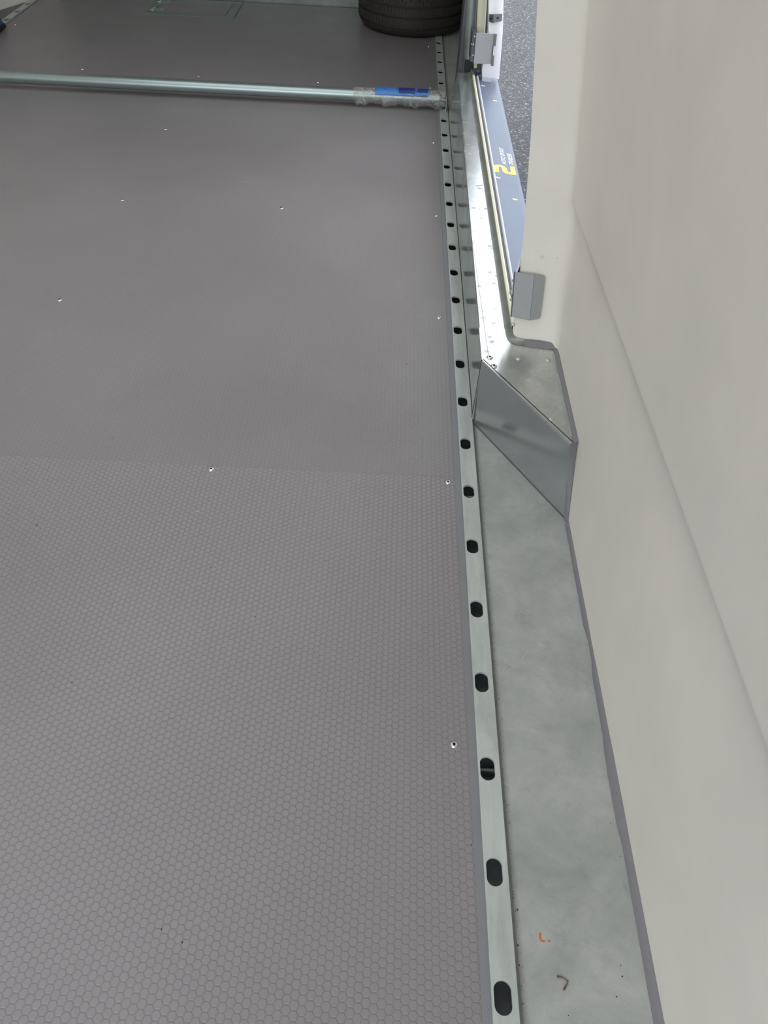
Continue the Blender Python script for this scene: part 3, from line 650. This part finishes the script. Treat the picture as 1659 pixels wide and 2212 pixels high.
# ------------------------------------------------------------------ load bar across the floor
bar = empty('load_bar'); tag(bar, 'galvanised tubular load bar lying across the floor with wrapped right end', 'load bar')
RB = 0.0232; ZB = 0.042; YB = 3.352
b = MB(); b.tube([(-1.95, YB - 0.011, ZB), (-1.0, YB - 0.006, ZB), (0.165, YB, ZB)], RB, 28); b.build('tube', M['tube'], bar, smooth=True, angle=50)
for k, x in enumerate((0.1925, )):
    b = MB(); b.prism([(x, YB - 0.030, -0.002), (x, YB + 0.014, -0.002), (x, YB + 0.018, ZB + 0.012), (x, YB + 0.006, ZB + 0.02), (x, YB - 0.012, ZB + 0.012)], (0.0035, 0, 0)); b.build('end_hook', M['galv'], bar, bevel=0.0006, seg=1)
b = MB(); b.tube([(0.165, YB, ZB), (0.196, YB - 0.002, ZB - 0.004)], 0.008, 12); b.build('end_pin', M['galv'], bar, smooth=True)
# crinkled clear wrap
b = MB(); rws = []; nx, na = 64, 36
for k in range(nx + 1):
    x = -0.180 + 0.366*k/nx; row = []
    endf = min(1, k/3.0, (nx - k)/3.0)
    for j in range(na):
        a = 2*math.pi*j/na; base = RB + 0.0022 + 0.0026*(0.5 + 0.5*math.sin(k*0.7 + 2.2*math.sin(a*3)))*random.uniform(0.6, 1.0)
        sag = 0.010*max(0, -math.sin(a + 0.35))**2*(0.6 + 0.6*math.sin(k*0.33)+0.3*math.sin(k*0.9))
        if k > nx*0.8: base += 0.003
        r = base + max(0, sag)*endf
        row.append((x, YB + r*math.cos(a), max(ZB + r*math.sin(a), 0.001)))
    rws.append(row)
b.grid(rws, closed=True); tag(b.build('clear_wrap', M['film'], bar, smooth=True, angle=70), 'crinkled clear plastic wrap')
# blue strip on top of the wrap
def strip_patch(x0, x1, a0, a1, off, nx=22, na=6, wob=0.0012, taper=0.0):
    rws = []
    for k in range(nx + 1):
        x = x0 + (x1 - x0)*k/nx; t = k/nx; row = []
        for j in range(na + 1):
            s = j/na; aa = math.radians(a0 + (a1 - a0 - taper*t)*s + taper*t*0.3); r = RB + off + random.uniform(-wob, wob)*(1 + 2.2*t)
            row.append((x, YB - r*math.cos(aa), ZB + r*math.sin(aa)))
        rws.append(row)
    return rws
b = MB(); b.grid(strip_patch(-0.091, 0.121, 24, 98, 0.0085, wob=0.0013, taper=20)); o = b.build('blue_strip', M['blue'], bar, smooth=True, angle=80); tag(o, 'blue printed plastic strip')
b = MB(); b.grid(strip_patch(0.002, 0.066, 42, 84, 0.0125, 10, 4, 0.0003)); o = b.build('print_block', M['navy'], bar, smooth=True); tag(o, 'dark navy printed area')
b = MB(); b.grid(strip_patch(0.076, 0.116, 52, 78, 0.0135, 8, 4, 0.0003)); o = b.build('print_block', M['navy'], bar, smooth=True); tag(o, 'dark navy printed area at the crumpled end')

# ------------------------------------------------------------------ hatch near the front wall
ha = empty('floor_hatch'); tag(ha, 'rectangular floor hatch in a flat galvanised frame near the front wall', 'hatch')
HX0, HX1, HY0, HY1 = -1.312, -0.860, 4.520, 4.836
b = MB(); z0, z1 = -0.0018, 0.0022
for x0, x1, y0, y1 in ((HX0, HX1, HY0, HY0 + 0.03), (HX0, HX1, HY1 - 0.03, HY1), (HX0, HX0 + 0.035, HY0 + 0.03, HY1 - 0.03), (HX1 - 0.045, HX1, HY0 + 0.03, HY1 - 0.03)): b.box(x0, x1, y0, y1, z0, z1)
b.build('frame', M['galv'], ha, bevel=0.0006, seg=1)
b = MB(); b.box(HX0 + 0.038, HX1 - 0.050, HY0 + 0.033, HY1 - 0.033, z0, 0.0008); b.build('lid', M['hexfar'], ha)
for y in (4.60, 4.755):
    h = MB(); h.box(HX0 + 0.028, HX0 + 0.082, y - 0.018, y + 0.018, 0.0008, 0.006); ho = h.build('hinge', M['tube'], ha, bevel=0.001, seg=1)
    h = MB(); h.tube([(HX0 + 0.026, y - 0.02, 0.005), (HX0 + 0.026, y + 0.02, 0.005)], 0.004, 10); h.build('hinge_pin', M['screw'], ho, smooth=True)
    screw(ha, (HX0 + 0.014, y, z1), s=0.9)

# ------------------------------------------------------------------ blue chock at the left rail
ck = empty('wheel_chock'); tag(ck, 'dark blue block with black foot at the left rail, cut by the picture edge', 'block')
b = MB(); b.prism([(-2.01, 4.03, 0.022), (-1.878, 4.03, 0.022), (-1.90, 4.03, 0.062), (-1.93, 4.03, 0.125), (-2.01, 4.03, 0.125)], (0, 0.11, 0)); b.build('block_body', M['chock'], ck, bevel=0.004)
b = MB(); b.box(-2.00, -1.875, 4.025, 4.145, 0.0034, 0.0225); b.build('rubber_foot', M['black'], ck, bevel=0.003)

# ------------------------------------------------------------------ litter
tw = MB(); tw.tube([(0.2560, 0.2632, -0.0026), (0.2590, 0.2634, -0.0022), (0.2640, 0.2622, -0.0020), (0.2692, 0.2590, -0.0022), (0.2668, 0.2545, -0.0024), (0.2626, 0.2490, -0.0026)], [0.0013, 0.0008, 0.0006, 0.0008, 0.0007, 0.0013], 7)
tag(tw.build('dead_twig', M['twig'], smooth=True), 'small bent brown twig on the galvanised strip near the orange mark', 'twig')
sp_ = MB()
def crumb(x, y, z, r):
    i = len(sp_.v); ph = random.uniform(0, 6)
    ring = [(x + r*random.uniform(0.6, 1.2)*math.cos(ph + k*1.2566), y + r*random.uniform(0.6, 1.2)*math.sin(ph + k*1.2566), z) for k in range(5)]
    sp_.v += ring + [(x, y, z + r*0.9)]
    for k in range(5): sp_.f.append([i+k, i+(k+1) % 5, i+5])
for x, y in [(-0.253, 0.2969), (-0.223, 0.2824), (0.1544, 0.422), (-0.2044, 0.7971), (-0.3024, 0.9025), (-0.1805, 1.0157), (-0.6499, 0.9868), (-0.4787, 0.6498), (-0.3737, 0.8421), (0.0522, 1.5736), (-0.2795, 1.657), (0.0059, 0.9927), (-0.09, 0.9876), (-0.5776, 1.2483), (0.0875, 1.3005)]: crumb(x, y, 0.0001, random.uniform(0.0009, 0.0016))
for x, y in [(0.213, 0.3408), (0.2097, 0.2976), (0.2094, 0.2746), (0.3406, 0.2797), (0.3401, 0.2671), (0.3288, 0.2442), (0.2651, 0.2216), (0.3592, 0.4637), (0.3654, 0.4169), (0.2338, 0.722)]: crumb(x, y, -0.0041, random.uniform(0.0008, 0.0016))
for k in range(9): crumb(0.1842 + random.uniform(-.006, .007), SLOT0 + 2*PITCH + random.uniform(-.012, 0.0), -0.0338, random.uniform(0.001, 0.0022))
y = -0.1
while y < 1.34:                                    # grit gathered along the rail's foot
    if random.random() < 0.8: crumb(0.2085 + abs(random.gauss(0, 0.0022)), y, -0.0044, random.uniform(0.0004, 0.0011))
    y += random.uniform(0.003, 0.02)
tag(sp_.build('dirt_specks', M['speck']), 'scattered black grit on the floor and along the rail', 'dirt', kind='stuff')
fi = MB()
for x, y, l, a in [(-0.3558, 1.0427, 0.012, -0.3), (0.262, 0.745, 0.016, 0.9), (0.29, 0.72, 0.009, -0.6), (-0.4978, 2.576, 0.014, 0.1)]:
    dx, dy = l/2*math.cos(a), l/2*math.sin(a); z = 0.0003 if x < 0.2 else -0.0036
    fi.tube([(x - dx, y - dy, z), (x, y + 0.0006, z), (x + dx, y + dy, z)], 0.0004, 5)
tag(fi.build('pale_fibres', M['fibre']), 'pale hair-like fibres on the floor', 'dirt', kind='stuff')
